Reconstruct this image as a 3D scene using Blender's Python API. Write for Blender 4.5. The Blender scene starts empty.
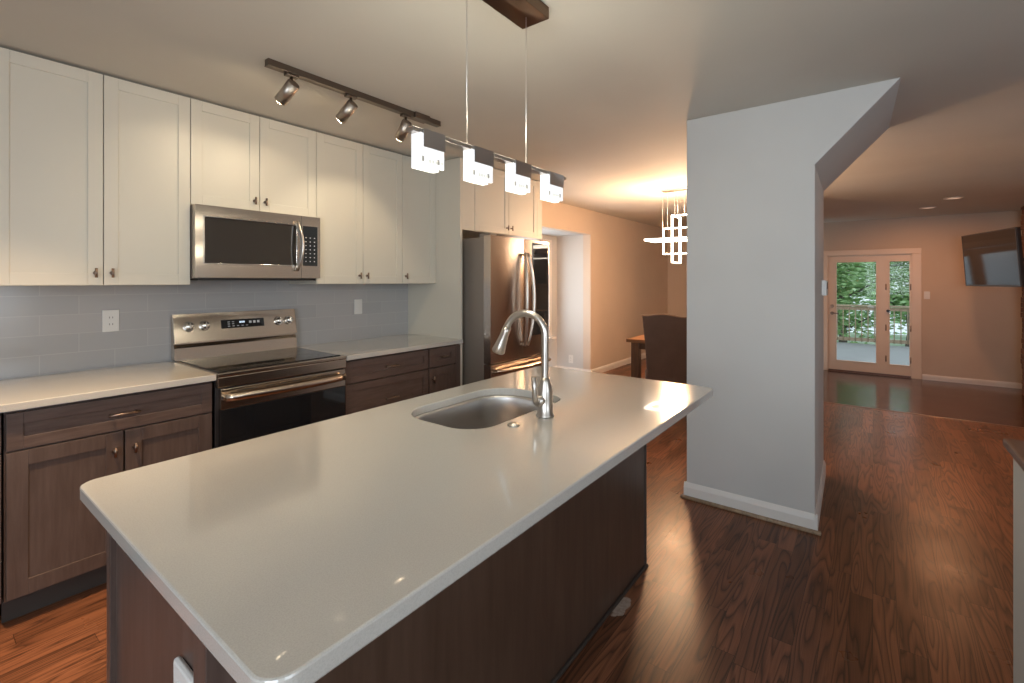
import bpy, bmesh, math, random
from mathutils import Vector, Matrix
random.seed(7)
S = bpy.context.scene
COL = S.collection
PI = math.pi

# ------------------------------------------------------------------ camera
TH = math.radians(37.37)
cd = bpy.data.cameras.new('camera'); cam = bpy.data.objects.new('camera', cd); COL.objects.link(cam)
cam.location = (0, 0, 1.40); cam.rotation_euler = (PI/2, 0, TH - PI/2)
cd.sensor_width = 36; cd.lens = 472.7/1024*36; cd.shift_y = -60.5/1024; cd.clip_start = .02; cd.clip_end = 400
S.camera = cam
S.view_settings.view_transform = 'Standard'; S.view_settings.look = 'None'
S.view_settings.gamma = 1; S.view_settings.use_curve_mapping = False
S.view_settings.exposure = 0.5

# ------------------------------------------------------------------ world
W = bpy.data.worlds.new('sky'); S.world = W; W.use_nodes = True
wn = W.node_tree.nodes; wl = W.node_tree.links
bg = wn['Background']
wtc = wn.new('ShaderNodeTexCoord'); wsep = wn.new('ShaderNodeSeparateXYZ'); wr = wn.new('ShaderNodeValToRGB')
wl.new(wtc.outputs['Generated'], wsep.inputs[0]); wl.new(wsep.outputs['Z'], wr.inputs[0]); wl.new(wr.outputs[0], bg.inputs[0])
wr.color_ramp.elements[0].color = (.80, .88, .95, 1); wr.color_ramp.elements[1].color = (.55, .68, .85, 1)
bg.inputs[1].default_value = 1.15

# ------------------------------------------------------------------ large lights
def area(name, loc, rot, sx, sy, power, color, spread=PI):
    l = bpy.data.lights.new(name, 'AREA'); l.shape = 'RECTANGLE'; l.size = sx; l.size_y = sy
    l.energy = power; l.color = color; l.spread = spread
    o = bpy.data.objects.new(name, l); COL.objects.link(o); o.location = loc; o.rotation_euler = rot; return o
def aim(o, target):
    o.rotation_euler = (Vector(target) - o.location).to_track_quat('-Z', 'Y').to_euler()
COOL = (.80, .90, 1.0); WARM = (1.0, .62, .34); WARM2 = (1.0, .74, .48)
area('window_daylight', (-2.42, -.9, 1.45), (0, -PI/2, 0), 1.3, 2.3, 67, COOL)          # unseen window, added behind the camera for daylight
area('window_daylight', (.2, -3.12, 1.45), (PI/2, 0, 0), 1.8, 1.3, 22, COOL)            # unseen window, added in the right wall for daylight
area('window_daylight', (5.25, 4.0, 1.26), (-PI/2, 0, 0), 1.4, 1.4, 20, COOL)           # window of the dining alcove

# ------------------------------------------------------------------ materials
MATS = {}
class NT:
    def __init__(s, name):
        s.m = bpy.data.materials.new(name); s.m.use_nodes = True
        s.n = s.m.node_tree.nodes; s.l = s.m.node_tree.links; s.b = s.n['Principled BSDF']; MATS[name] = s.m
    def node(s, t, **k):
        q = s.n.new(t)
        for a, v in k.items(): setattr(q, a, v)
        return q
    def put(s, sock, v):
        if hasattr(v, 'links') or isinstance(v, bpy.types.NodeSocket): s.l.new(v, sock)
        else: sock.default_value = v
    def math(s, op, a, b=None, c=None, clamp=False):
        q = s.node('ShaderNodeMath', operation=op); q.use_clamp = clamp
        s.put(q.inputs[0], a)
        if b is not None: s.put(q.inputs[1], b)
        if c is not None: s.put(q.inputs[2], c)
        return q.outputs[0]
    def pos(s):
        g = s.node('ShaderNodeNewGeometry'); return g.outputs['Position']
    def obj(s):
        return s.node('ShaderNodeTexCoord').outputs['Object']
    def scale(s, v, sc, loc=(0, 0, 0)):
        q = s.node('ShaderNodeMapping'); s.l.new(v, q.inputs[0]); q.inputs['Scale'].default_value = sc; q.inputs['Location'].default_value = loc
        return q.outputs[0]
    def noise(s, v, sc, detail=3, rough=.5, dist=0):
        q = s.node('ShaderNodeTexNoise'); s.l.new(v, q.inputs['Vector']); q.inputs['Scale'].default_value = sc
        q.inputs['Detail'].default_value = detail; q.inputs['Roughness'].default_value = rough; q.inputs['Distortion'].default_value = dist
        return q.outputs['Fac']
    def ramp(s, f, *st):
        q = s.node('ShaderNodeValToRGB'); s.l.new(f, q.inputs[0]); e = q.color_ramp.elements
        while len(e) < len(st): e.new(.5)
        for i, (p, c) in enumerate(st): e[i].position = p; e[i].color = (*c, 1) if len(c) == 3 else c
        return q.outputs[0]
    def mix(s, f, a, b, mode='MIX'):
        q = s.node('ShaderNodeMix', data_type='RGBA', blend_type=mode)
        s.put(q.inputs[0], f)
        for i, v in ((6, a), (7, b)):
            if isinstance(v, tuple): q.inputs[i].default_value = (*v, 1)
            else: s.l.new(v, q.inputs[i])
        return q.outputs[2]
    def bump(s, h, st=.2, d=.01):
        q = s.node('ShaderNodeBump'); s.l.new(h, q.inputs['Height']); q.inputs['Strength'].default_value = st; q.inputs['Distance'].default_value = d
        s.l.new(q.outputs[0], s.b.inputs['Normal'])
    def set(s, **k):
        names = dict(color='Base Color', rough='Roughness', metal='Metallic', coat='Coat Weight', coatr='Coat Roughness', em='Emission Color', ems='Emission Strength', trans='Transmission Weight', ior='IOR', spec='Specular IOR Level', alpha='Alpha', sheen='Sheen Weight')
        for a, v in k.items():
            i = s.b.inputs[names[a]]
            if isinstance(v, tuple): i.default_value = (*v, 1)
            elif isinstance(v, (int, float)): i.default_value = v
            else: s.l.new(v, i)
        return s.m

def paint(name, c, rough=.6, var=.04):
    t = NT(name); n = t.noise(t.pos(), 1.3, 3)
    lo = tuple(x*(1-var) for x in c); hi = tuple(min(1, x*(1+var)) for x in c)
    t.set(color=t.ramp(n, (.3, lo), (.7, hi)), rough=rough)
    t.bump(t.noise(t.pos(), 260, 2), .04, .002); return t.m
paint('wall_paint', (.545, .535, .52))
paint('beige_paint_warmlit', (.58, .475, .385))  # beige walls; part of the warm lamp light is mixed into the colour
paint('ceiling_paint', (.60, .58, .53), .75)
paint('trim_paint', (.72, .69, .66), .35)
paint('door_white_warmlit', (.74, .61, .49), .35)  # white doors with the warm lamplight put into their colour
paint('cabinet_white', (.62, .585, .505), .38, .02)
paint('gap_shadow', (.16, .14, .12), .7)  # shade colour for the gap over the wall cabinets
paint('plastic_white', (.72, .70, .67), .35, .02)
paint('outlet_slot', (.12, .11, .10), .5)
paint('exterior_paint', (.5, .5, .48), .8)

t = NT('brown_wood')
o = t.obj(); g = t.noise(t.scale(o, (3, 3, 26)), 2.2, 5, .6, .3); g2 = t.noise(o, 2.5, 3)
c = t.mix(g2, t.ramp(g, (.3, (.074, .046, .037)), (.75, (.122, .083, .070))), t.ramp(g, (.3, (.09, .058, .048)), (.75, (.145, .10, .084))))
t.set(color=c, rough=.36, spec=.5); t.bump(g, .03, .002)
t = NT('brown_wood_upright')
o = t.obj(); g = t.noise(t.scale(o, (26, 26, 2.5)), 1.6, 5, .6, .3); g2 = t.noise(o, 2.0, 3)
c = t.mix(g2, t.ramp(g, (.3, (.070, .045, .037)), (.75, (.113, .076, .064))), t.ramp(g, (.3, (.086, .057, .047)), (.75, (.136, .095, .080))))
t.set(color=c, rough=.36); t.bump(g, .03, .002)
t = NT('island_wood')
o = t.obj(); g = t.noise(t.scale(o, (22, 22, 2)), 1.6, 5, .6, .3)
t.set(color=t.ramp(g, (.3, (.078, .046, .031)), (.75, (.118, .072, .051))), rough=.34); t.bump(g, .02, .002)
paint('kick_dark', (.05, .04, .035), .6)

t = NT('quartz')
p = t.pos(); n1 = t.noise(p, 420, 2, .6); n2 = t.noise(p, 3, 3)
c = t.mix(n2, t.ramp(n1, (.3, (.44, .42, .385)), (.6, (.50, .478, .44))), t.ramp(n1, (.3, (.465, .445, .41)), (.6, (.525, .503, .465))))
t.set(color=c, rough=.16, spec=.5, coat=.6, coatr=.02)

AROT = 0.0
def brushed(name, c, rough, axis):
    t = NT(name); sc = [140, 140, 140]; sc[axis] = 1.5
    n = t.noise(t.scale(t.obj(), tuple(sc)), 1.5, 3, .6)
    t.set(color=t.ramp(n, (.3, tuple(x*.96 for x in c)), (.7, c)), rough=t.math('MULTIPLY_ADD', n, .06, rough-.03), metal=1.0)
    if axis == 0:
        tg = t.node('ShaderNodeTangent', direction_type='RADIAL', axis='Z'); t.l.new(tg.outputs[0], t.b.inputs['Tangent'])
        t.b.inputs['Anisotropic'].default_value = .85; t.b.inputs['Anisotropic Rotation'].default_value = AROT
    t.bump(n, .008, .001); return t.m
brushed('steel_horizontal', (.61, .53, .45), .19, 0)
brushed('steel_vertical', (.58, .49, .42), .25, 2)
brushed('steel_sink', (.56, .54, .52), .30, 0)
brushed('nickel', (.60, .55, .50), .31, 2)
brushed('nickel_satin', (.50, .44, .38), .40, 2)
brushed('nickel_dark', (.22, .18, .15), .33, 0)
t = NT('fridge_side'); t.set(color=(.28, .24, .205), rough=.45, metal=.3)
brushed('bronze', (.20, .13, .09), .3, 0)
t = NT('chrome'); t.set(color=(.75, .74, .73), rough=.1, metal=1.0)
t = NT('bronze_pull'); t.set(color=(.27, .20, .16), rough=.3, metal=1.0)
t = NT('black_glass'); t.set(color=(.012, .012, .013), rough=.05, spec=.55, coat=.3, coatr=.03)
t = NT('smoked_glass'); t.set(color=(.03, .027, .024), rough=.07, spec=.9)
t = NT('mirror_glass'); t.set(color=(.10, .105, .11), rough=.04, metal=.75)
t = NT('tv_screen'); t.set(color=(.02, .018, .018), rough=.08, spec=.25)
t = NT('black_plastic'); t.set(color=(.025, .022, .02), rough=.4)
t = NT('dark_metal'); t.set(color=(.05, .045, .045), rough=.35, metal=.6)
t = NT('display_mark'); t.set(color=(.6, .6, .6), rough=.5)
t = NT('display_light'); t.set(color=(.6, .7, .8), em=(.7, .85, 1.0), ems=.6)
t = NT('wire'); t.set(color=(.7, .68, .66), rough=.3, metal=.7)

def glow(name, c, s, base=(.9, .9, .9)):
    t = NT(name); t.set(color=base, em=c, ems=s, rough=.3); return t.m
glow('pendant_glow', (.97, .98, 1.0), .62, (.35, .35, .35))
glow('chandelier_glow', (1.0, .86, .68), 6.5)
glow('spot_glow', (1.0, .80, .52), 60)
glow('can_glow', (1.0, .62, .42), .3)

t = NT('pane_glass')
t.n.remove(t.b); tr = t.node('ShaderNodeBsdfTransparent'); gl = t.node('ShaderNodeBsdfGlossy'); gl.inputs['Roughness'].default_value = .02
mx = t.node('ShaderNodeMixShader'); fr = t.node('ShaderNodeFresnel'); fr.inputs[0].default_value = 1.45
t.l.new(t.math('MULTIPLY', fr.outputs[0], .2), mx.inputs[0]); t.l.new(tr.outputs[0], mx.inputs[1]); t.l.new(gl.outputs[0], mx.inputs[2])
tr.inputs[0].default_value = (.95, .97, .96, 1)
t.l.new(mx.outputs[0], t.n['Material Output'].inputs[0])

def floor_mat(name, swap, dark, light, wid, rough, spec=.3, tint=(1, 1, 1), stain=False):
    t = NT(name); p = t.pos(); sp = t.node('ShaderNodeSeparateXYZ'); t.l.new(p, sp.inputs[0])
    X, Y = (sp.outputs['Y'], sp.outputs['X']) if swap else (sp.outputs['X'], sp.outputs['Y'])
    fy = t.math('DIVIDE', Y, wid); row = t.math('FLOOR', fy); fr_y = t.math('FRACT', fy)
    wn_ = t.node('ShaderNodeTexWhiteNoise', noise_dimensions='1D'); t.l.new(row, wn_.inputs['W'])
    fx = t.math('ADD', t.math('DIVIDE', X, .95), t.math('MULTIPLY', wn_.outputs['Value'], 7.3)); colm = t.math('FLOOR', fx); fr_x = t.math('FRACT', fx)
    cv = t.node('ShaderNodeCombineXYZ'); t.l.new(row, cv.inputs[0]); t.l.new(colm, cv.inputs[1])
    w2 = t.node('ShaderNodeTexWhiteNoise', noise_dimensions='2D'); t.l.new(cv.outputs[0], w2.inputs['Vector']); rid = w2.outputs['Value']
    gv = t.node('ShaderNodeCombineXYZ')
    t.l.new(t.math('MULTIPLY_ADD', X, 1.15, t.math('MULTIPLY', rid, 91.0)), gv.inputs[0])
    t.l.new(t.math('MULTIPLY_ADD', Y, 14.0, t.math('MULTIPLY', rid, 37.0)), gv.inputs[1])
    field = t.noise(gv.outputs[0], .95, 1.5, .42, .15)
    rings = t.math('FRACT', t.math('MULTIPLY', field, 11.0))
    ringc = t.ramp(rings, (0.0, (.10, .10, .10)), (.16, (.50, .50, .50)), (.45, (.85, .85, .85)), (.80, (.95, .95, .95)), (1.0, (.35, .35, .35)))
    fv = t.scale(p, (2.5, 130, 1) if not swap else (130, 2.5, 1)); fine = t.noise(fv, 1.6, 3, .6)
    ggv = t.math('MULTIPLY', ringc, t.math('MULTIPLY_ADD', fine, 1.1, .38), clamp=True)
    bas = t.mix(ggv, dark, light)
    br = t.math('MULTIPLY_ADD', rid, .62, .66)
    big = t.noise(p, .9, 2); br = t.math('MULTIPLY', br, t.math('MULTIPLY_ADD', big, .5, .75))
    cb = t.node('ShaderNodeCombineXYZ')
    for i in range(3): t.l.new(br, cb.inputs[i])
    c = t.mix(1.0, bas, cb.outputs[0], 'MULTIPLY')
    e1 = t.math('LESS_THAN', fr_y, .018); e2 = t.math('LESS_THAN', fr_x, .0022); edge = t.math('MAXIMUM', e1, e2)
    c = t.mix(t.math('MULTIPLY', edge, .75), c, (.008, .004, .003))
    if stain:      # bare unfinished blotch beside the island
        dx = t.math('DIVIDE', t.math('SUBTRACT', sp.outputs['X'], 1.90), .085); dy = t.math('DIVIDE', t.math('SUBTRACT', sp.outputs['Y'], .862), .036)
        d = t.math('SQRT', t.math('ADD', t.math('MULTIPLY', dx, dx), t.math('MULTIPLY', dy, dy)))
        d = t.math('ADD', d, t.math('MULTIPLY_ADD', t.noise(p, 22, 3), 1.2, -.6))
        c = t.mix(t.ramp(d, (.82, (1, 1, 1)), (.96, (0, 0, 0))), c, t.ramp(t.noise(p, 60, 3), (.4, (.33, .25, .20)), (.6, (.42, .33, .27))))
    t.set(color=c, rough=t.math('MULTIPLY_ADD', t.noise(p, 3, 4), .16, rough-.08), spec=spec)
    t.bump(t.math('SUBTRACT', t.math('MULTIPLY', ggv, .4), edge), .12, .002)
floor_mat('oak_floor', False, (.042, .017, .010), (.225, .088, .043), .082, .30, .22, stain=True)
floor_mat('dark_floor', True, (.030, .012, .008), (.095, .037, .022), .082, .17, .5)

t = NT('subway_tile')
p = t.pos(); sp = t.node('ShaderNodeSeparateXYZ'); t.l.new(p, sp.inputs[0]); cv = t.node('ShaderNodeCombineXYZ')
t.l.new(sp.outputs['X'], cv.inputs[0]); t.l.new(t.math('SUBTRACT', sp.outputs['Z'], .9145), cv.inputs[1])
b = t.node('ShaderNodeTexBrick'); t.l.new(cv.outputs[0], b.inputs[0]); b.inputs['Scale'].default_value = 1.0
b.inputs['Brick Width'].default_value = .305; b.inputs['Row Height'].default_value = .102; b.inputs['Mortar Size'].default_value = .0022
b.inputs['Mortar Smooth'].default_value = .3
b.inputs['Color1'].default_value = (.40, .395, .395, 1); b.inputs['Color2'].default_value = (.43, .42, .42, 1); b.inputs['Mortar'].default_value = (.47, .46, .45, 1)
t.set(color=b.outputs['Color'], rough=.16, spec=.5); t.bump(b.outputs['Fac'], -.25, .002)

t = NT('brick_wall')
p = t.pos(); b = t.node('ShaderNodeTexBrick'); sp = t.node('ShaderNodeSeparateXYZ'); t.l.new(p, sp.inputs[0]); cv = t.node('ShaderNodeCombineXYZ')
t.l.new(t.math('ADD', sp.outputs['X'], sp.outputs['Y']), cv.inputs[0]); t.l.new(sp.outputs['Z'], cv.inputs[1]); t.l.new(cv.outputs[0], b.inputs[0])
b.inputs['Scale'].default_value = 1; b.inputs['Brick Width'].default_value = .21; b.inputs['Row Height'].default_value = .075; b.inputs['Mortar Size'].default_value = .008
b.inputs['Color1'].default_value = (.22, .085, .045, 1); b.inputs['Color2'].default_value = (.10, .04, .025, 1); b.inputs['Mortar'].default_value = (.16, .12, .10, 1)
t.set(color=t.mix(.5, b.outputs['Color'], t.ramp(t.noise(p, 30, 4), (.3, (.08, .035, .02)), (.7, (.26, .12, .07)))), rough=.85); t.bump(b.outputs['Fac'], -.6, .01)

t = NT('chair_fabric')
o = t.obj(); n = t.noise(o, 300, 2); t.set(color=t.mix(t.noise(o, 7, 4), (.088, .052, .038), (.14, .085, .062)), rough=.85, sheen=.15); t.bump(n, .3, .001)
t = NT('chair_welt'); t.set(color=(.30, .18, .11), rough=.8)
def wood(name, a, b, axis, rough=.4):
    t = NT(name); sc = [24, 24, 24]; sc[axis] = 2
    g = t.noise(t.scale(t.obj(), tuple(sc)), 1.5, 5, .6, .4); t.set(color=t.ramp(g, (.3, a), (.72, b)), rough=rough); t.bump(g, .05, .002)
wood('table_wood', (.16, .07, .03), (.32, .15, .065), 1, .32)
wood('table_leg_wood', (.08, .038, .02), (.16, .08, .042), 2)
wood('cap_wood', (.10, .05, .033), (.19, .10, .07), 0, .35)
wood('deck_wood', (.30, .29, .27), (.45, .43, .40), 1, .7)
wood('rail_wood', (.34, .24, .15), (.50, .38, .26), 1, .7)
wood('rail_wood_upright', (.34, .24, .15), (.50, .38, .26), 2, .7)
wood('bark', (.06, .05, .04), (.16, .13, .11), 2, .9)
wood('molding_wood', (.20, .13, .08), (.36, .26, .17), 0, .5)
t = NT('leaves'); oi = t.node('ShaderNodeTexNoise'); t.l.new(t.pos(), oi.inputs['Vector']); oi.inputs['Scale'].default_value = 1.6; oi.inputs['Detail'].default_value = 4
t.set(color=t.ramp(oi.outputs['Fac'], (.3, (.20, .34, .12)), (.55, (.36, .55, .24)), (.75, (.58, .74, .42))), rough=.6)
t = NT('lawn'); t.set(color=t.ramp(t.noise(t.pos(), .6, 5), (.35, (.16, .22, .12)), (.65, (.30, .36, .22))), rough=.9)
t = NT('lake_water'); t.set(color=(.45, .52, .58), rough=.12, spec=.8); t.bump(t.noise(t.scale(t.pos(), (1, .3, 1)), 3, 3), .15, .05)
M = MATS

# ------------------------------------------------------------------ mesh builder
class MB:
    def __init__(s): s.bm = bmesh.new()
    def _add(s, tmp, mat=None):
        if mat is not None: bmesh.ops.transform(tmp, matrix=mat, verts=tmp.verts)
        me = bpy.data.meshes.new('t'); tmp.to_mesh(me); tmp.free(); s.bm.from_mesh(me); bpy.data.meshes.remove(me)
    def box(s, x0, x1, y0, y1, z0, z1, bev=0.0, seg=2, mat=None):
        x0, x1 = sorted((x0, x1)); y0, y1 = sorted((y0, y1)); z0, z1 = sorted((z0, z1))
        t = bmesh.new(); bmesh.ops.create_cube(t, size=1)
        bmesh.ops.transform(t, matrix=Matrix.Translation(((x0+x1)/2, (y0+y1)/2, (z0+z1)/2)) @ Matrix.Diagonal((x1-x0, y1-y0, z1-z0, 1)), verts=t.verts)
        if bev > 0: bmesh.ops.bevel(t, geom=list(t.edges), offset=min(bev, .45*min(x1-x0, y1-y0, z1-z0)), segments=seg, profile=.5, affect='EDGES')
        s._add(t, mat); return s
    def cyl(s, p0, p1, r0, r1=None, n=20, bev=0.0):
        p0, p1 = Vector(p0), Vector(p1); r1 = r0 if r1 is None else r1; d = p1-p0
        t = bmesh.new(); bmesh.ops.create_cone(t, cap_ends=True, segments=n, radius1=r0, radius2=r1, depth=d.length)
        if bev > 0: bmesh.ops.bevel(t, geom=[e for e in t.edges if len(e.link_faces) == 2 and max(len(f.verts) for f in e.link_faces) > 4], offset=bev, segments=2, affect='EDGES')
        for f in t.faces: f.smooth = len(f.verts) == 4
        s._add(t, Matrix.Translation((p0+p1)/2) @ d.to_track_quat('Z', 'Y').to_matrix().to_4x4()); return s
    def tube(s, pts, rad, n=12, flat=None):
        pts = [Vector(p) for p in pts]; N = len(pts); rs = rad if isinstance(rad, (list, tuple)) else [rad]*N
        t = bmesh.new(); rings = []; prev = None
        for i, p in enumerate(pts):
            d = (pts[min(i+1, N-1)]-pts[max(i-1, 0)]).normalized()
            if prev is None:
                a = Vector((0, 0, 1)) if abs(d.z) < .9 else Vector((1, 0, 0)); u = d.cross(a).normalized()
            else: u = (prev - d*prev.dot(d)).normalized()
            prev = u; v = d.cross(u)
            fu, fv = flat if flat else (1, 1)
            rings.append([t.verts.new(p+(u*math.cos(2*PI*k/n)*fu+v*math.sin(2*PI*k/n)*fv)*rs[i]) for k in range(n)])
        for a, b in zip(rings, rings[1:]):
            for k in range(n):
                f = t.faces.new((a[k], a[(k+1) % n], b[(k+1) % n], b[k])); f.smooth = True
        t.faces.new(rings[0][::-1]); t.faces.new(rings[-1]); bmesh.ops.recalc_face_normals(t, faces=t.faces)
        s._add(t); return s
    def lathe(s, prof, centre, n=28, axis='Z'):
        t = bmesh.new(); rings = []
        for r, z in prof:
            rings.append([t.verts.new((max(r, 1e-4)*math.cos(2*PI*k/n), max(r, 1e-4)*math.sin(2*PI*k/n), z)) for k in range(n)])
        for a, b in zip(rings, rings[1:]):
            for k in range(n):
                f = t.faces.new((a[k], a[(k+1) % n], b[(k+1) % n], b[k])); f.smooth = True
        t.faces.new(rings[0][::-1]); t.faces.new(rings[-1]); bmesh.ops.recalc_face_normals(t, faces=t.faces)
        m = Matrix.Translation(centre)
        if axis == 'Y': m = m @ Matrix.Rotation(PI/2, 4, 'X')
        if axis == 'X': m = m @ Matrix.Rotation(PI/2, 4, 'Y')
        s._add(t, m); return s
    def prism(s, poly, z0, z1, plane='XY', bev=0.0, holes=()):
        """poly extruded; plane XY -> z, XZ -> y, YZ -> x"""
        def P(a, b, c): return {'XY': (a, b, c), 'XZ': (a, c, b), 'YZ': (c, a, b)}[plane]
        t = bmesh.new(); es = []
        for loop in (poly, *holes):
            vs = [t.verts.new(P(a, b, z0)) for a, b in loop]
            es += [t.edges.new((vs[i], vs[(i+1) % len(vs)])) for i in range(len(vs))]
        r = bmesh.ops.triangle_fill(t, edges=es, use_beauty=True, use_dissolve=False)
        fs = [f for f in t.faces]
        if not holes and len(poly) > 2:
            for f in fs: t.faces.remove(f)
            t.verts.ensure_lookup_table(); fs = [t.faces.new(list(t.verts)[:len(poly)])]
        ex = bmesh.ops.extrude_face_region(t, geom=fs); vv = [g for g in ex['geom'] if isinstance(g, bmesh.types.BMVert)]
        bmesh.ops.translate(t, verts=vv, vec=Vector(P(0, 0, z1-z0)))
        bmesh.ops.recalc_face_normals(t, faces=t.faces)
        if bev > 0:
            ed = [e for e in t.edges if len(e.link_faces) == 2 and e.calc_face_angle(0) > .6 and len({round({'XY': v.co.z, 'XZ': v.co.y, 'YZ': v.co.x}[plane], 5) for v in e.verts}) == 1]
            bmesh.ops.bevel(t, geom=ed, offset=bev, segments=2, profile=.5, affect='EDGES')
        s._add(t); return s
    def build(s, name, mat, parent=None, smooth_angle=None, origin=None):
        xs = [v.co for v in s.bm.verts]
        lo = Vector([min(v[i] for v in xs) for i in range(3)]); hi = Vector([max(v[i] for v in xs) for i in range(3)])
        c = Vector(origin) if origin is not None else (Vector(((lo.x+hi.x)/2, (lo.y+hi.y)/2, lo.z)) if parent is None else (lo+hi)/2)
        bmesh.ops.translate(s.bm, verts=s.bm.verts, vec=-c)
        me = bpy.data.meshes.new(name); s.bm.to_mesh(me); s.bm.free(); me.materials.append(M[mat] if isinstance(mat, str) else mat)
        o = bpy.data.objects.new(name, me); COL.objects.link(o)
        o['_w'] = list(c)
        if parent is not None:
            o.parent = parent; o.location = c - Vector(parent['_w'])
        else: o.location = c
        return o
def B(*a, **k): return MB().box(*a, **k)
def thing(name, label, cat, loc, group=None):
    o = bpy.data.objects.new(name, None); COL.objects.link(o); o.empty_display_size = .05
    o.location = loc; o['_w'] = list(loc); o['label'] = label; o['category'] = cat
    if group: o['group'] = group
    return o
def tag(o, label, cat, group=None):
    o['label'] = label; o['category'] = cat
    if group: o['group'] = group
    return o
def struct(name, mb, mat):
    o = mb.build(name, mat); o['kind'] = 'structure'; return o

# ================================================================== THE SETTING
CEIL = 2.44
XK, XS, XF = -2.5, 6.52, 10.1       # wall behind the camera, floor step, far wall
YK, YD, YR = 3.42, 3.30, -3.2       # kitchen wall, dining wall, right wall
LOW = -.19
struct('floor', MB().box(XK-.1, XS, YR-.1, YK+.1, -.12, 0).box(XS, 9.5, .9, 4.0, -.12, 0), 'oak_floor')
struct('floor', MB().box(XS, XF+.12, YR-.1, .9, LOW-.1, LOW), 'dark_floor')
struct('trim_1', MB().box(XS-.02, XS+.03, YR, .9, -.026, .004, bev=.01).box(XS, XS+.012, YR, .9, LOW, -.02), 'cap_wood')      # nosing and riser of the step
struct('ceiling', B(XK-.1, XF+.15, YR-.1, 4.1, CEIL, CEIL+.1), 'ceiling_paint')
struct('wall_left', B(XK-.1, 4.14, YK, YK+.12, 0, CEIL), 'wall_paint')
# dining wall with its window alcove
AX0, AX1, AZ, AY = 4.30, 6.22, 2.085, 3.88
struct('wall_dining', MB().box(4.14, AX0, YD, YD+.12, 0, CEIL).box(AX1, 9.5, YD, YD+.12, 0, CEIL).box(AX0, AX1, YD, YD+.12, AZ, CEIL), 'beige_paint_warmlit')
struct('wall_alcove', MB().box(AX1, AX1+.1, YD+.12, AY+.1, 0, AZ).box(AX0-.1, AX0, YD+.12, AY+.1, 0, AZ).box(AX0-.1, AX1+.1, YD+.12, AY+.1, AZ, AZ+.1), 'wall_paint')
WX0, WX1, WZ0, WZ1 = 4.50, 5.98, .56, 1.95
struct('wall_alcove_back', MB().prism([(AX0, 0), (AX1, 0), (AX1, AZ), (AX0, AZ)], AY, AY+.1, 'XZ', holes=[[(WX0, WZ0), (WX1, WZ0), (WX1, WZ1), (WX0, WZ1)]]), 'wall_paint')
def window(name, box_fn_axis, a0, a1, z0, z1, plane, out, casing=.07, bars=1, sill=True):
    """window unit in a wall; axis 'X': runs along x, at y=plane; axis 'Y': runs along y, at x=plane. out = +1/-1 side of the outdoors"""
    w = bpy.data.objects.new(name, None); COL.objects.link(w)
    loc = ((a0+a1)/2, plane, z0) if box_fn_axis == 'X' else (plane, (a0+a1)/2, z0)
    w.location = loc; w['_w'] = list(loc); w['kind'] = 'structure'
    def bx(mb, p0, p1, q0, q1, r0, r1, bev=.003):
        if box_fn_axis == 'X': mb.box(p0, p1, plane+out*q0, plane+out*q1, r0, r1, bev=bev)
        else: mb.box(plane+out*q0, plane+out*q1, p0, p1, r0, r1, bev=bev)
    c = MB()
    bx(c, a0-casing, a0, -.018, 0, z0-casing, z1+casing); bx(c, a1, a1+casing, -.018, 0, z0-casing, z1+casing); bx(c, a0, a1, -.018, 0, z1, z1+casing); bx(c, a0, a1, -.018, 0, z0-casing, z0)
    c.build('casing', 'trim_paint', w)
    if sill:
        k = MB(); bx(k, a0-casing-.05, a1+casing+.05, -.07, .05, z0-.03, z0, .006); k.build('sill', 'trim_paint', w)
    f = MB(); t_ = .045
    bx(f, a0, a0+t_, .03, .08, z0, z1); bx(f, a1-t_, a1, .03, .08, z0, z1); bx(f, a0+t_, a1-t_, .03, .08, z1-t_, z1); bx(f, a0+t_, a1-t_, .03, .08, z0, z0+t_)
    bx(f, a0+t_, a1-t_, .03, .07, (z0+z1)/2-.02, (z0+z1)/2+.02)
    for i in range(bars):
        m = a0+(a1-a0)*(i+1)/(bars+1); bx(f, m-.03, m+.03, .03, .08, z0+t_, z1-t_)
    f.build('sash_frame', 'trim_paint', w)
    g = MB(); bx(g, a0+.01, a1-.01, .052, .058, z0+.01, z1-.01, 0); g.build('pane', 'pane_glass', w)
    return w
window('window_1', 'X', WX0, WX1, WZ0, WZ1, AY, 1)
struct('wall_dining_end', B(9.5, 9.62, .9, YD+.12, 0, CEIL), 'beige_paint_warmlit')
struct('wall_divider', B(XS, 9.5, .88, 1.0, LOW, CEIL), 'beige_paint_warmlit')
DY0, DY1, DZ1 = -.503, .640, 1.845            # patio door opening in the far wall
struct('wall_far', MB().prism([(YR, LOW), (1.0, LOW), (1.0, CEIL), (YR, CEIL)], XF, XF+.12, 'YZ', holes=[[(DY0, LOW+.001), (DY1, LOW+.001), (DY1, DZ1), (DY0, DZ1)]]), 'beige_paint_warmlit')
struct('wall_right', MB().prism([(XK, LOW), (XF, LOW), (XF, CEIL), (XK, CEIL)], YR-.12, YR, 'XZ', holes=[[(-.7, .8), (1.1, .8), (1.1, 2.1), (-.7, 2.1)]]), 'wall_paint')
window('unseen_window_right', 'X', -.7, 1.1, .8, 2.1, YR, -1)  # out of view, added as a daylight source
struct('wall_back', MB().prism([(YR, 0), (YK, 0), (YK, CEIL), (YR, CEIL)], XK-.12, XK, 'YZ', holes=[[(-2.05, .8), (.25, .8), (.25, 2.1), (-2.05, 2.1)]]), 'wall_paint')
window('unseen_window_back', 'Y', -2.05, .25, .8, 2.1, XK, -1)  # also unseen, added to let daylight in from behind
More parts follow.
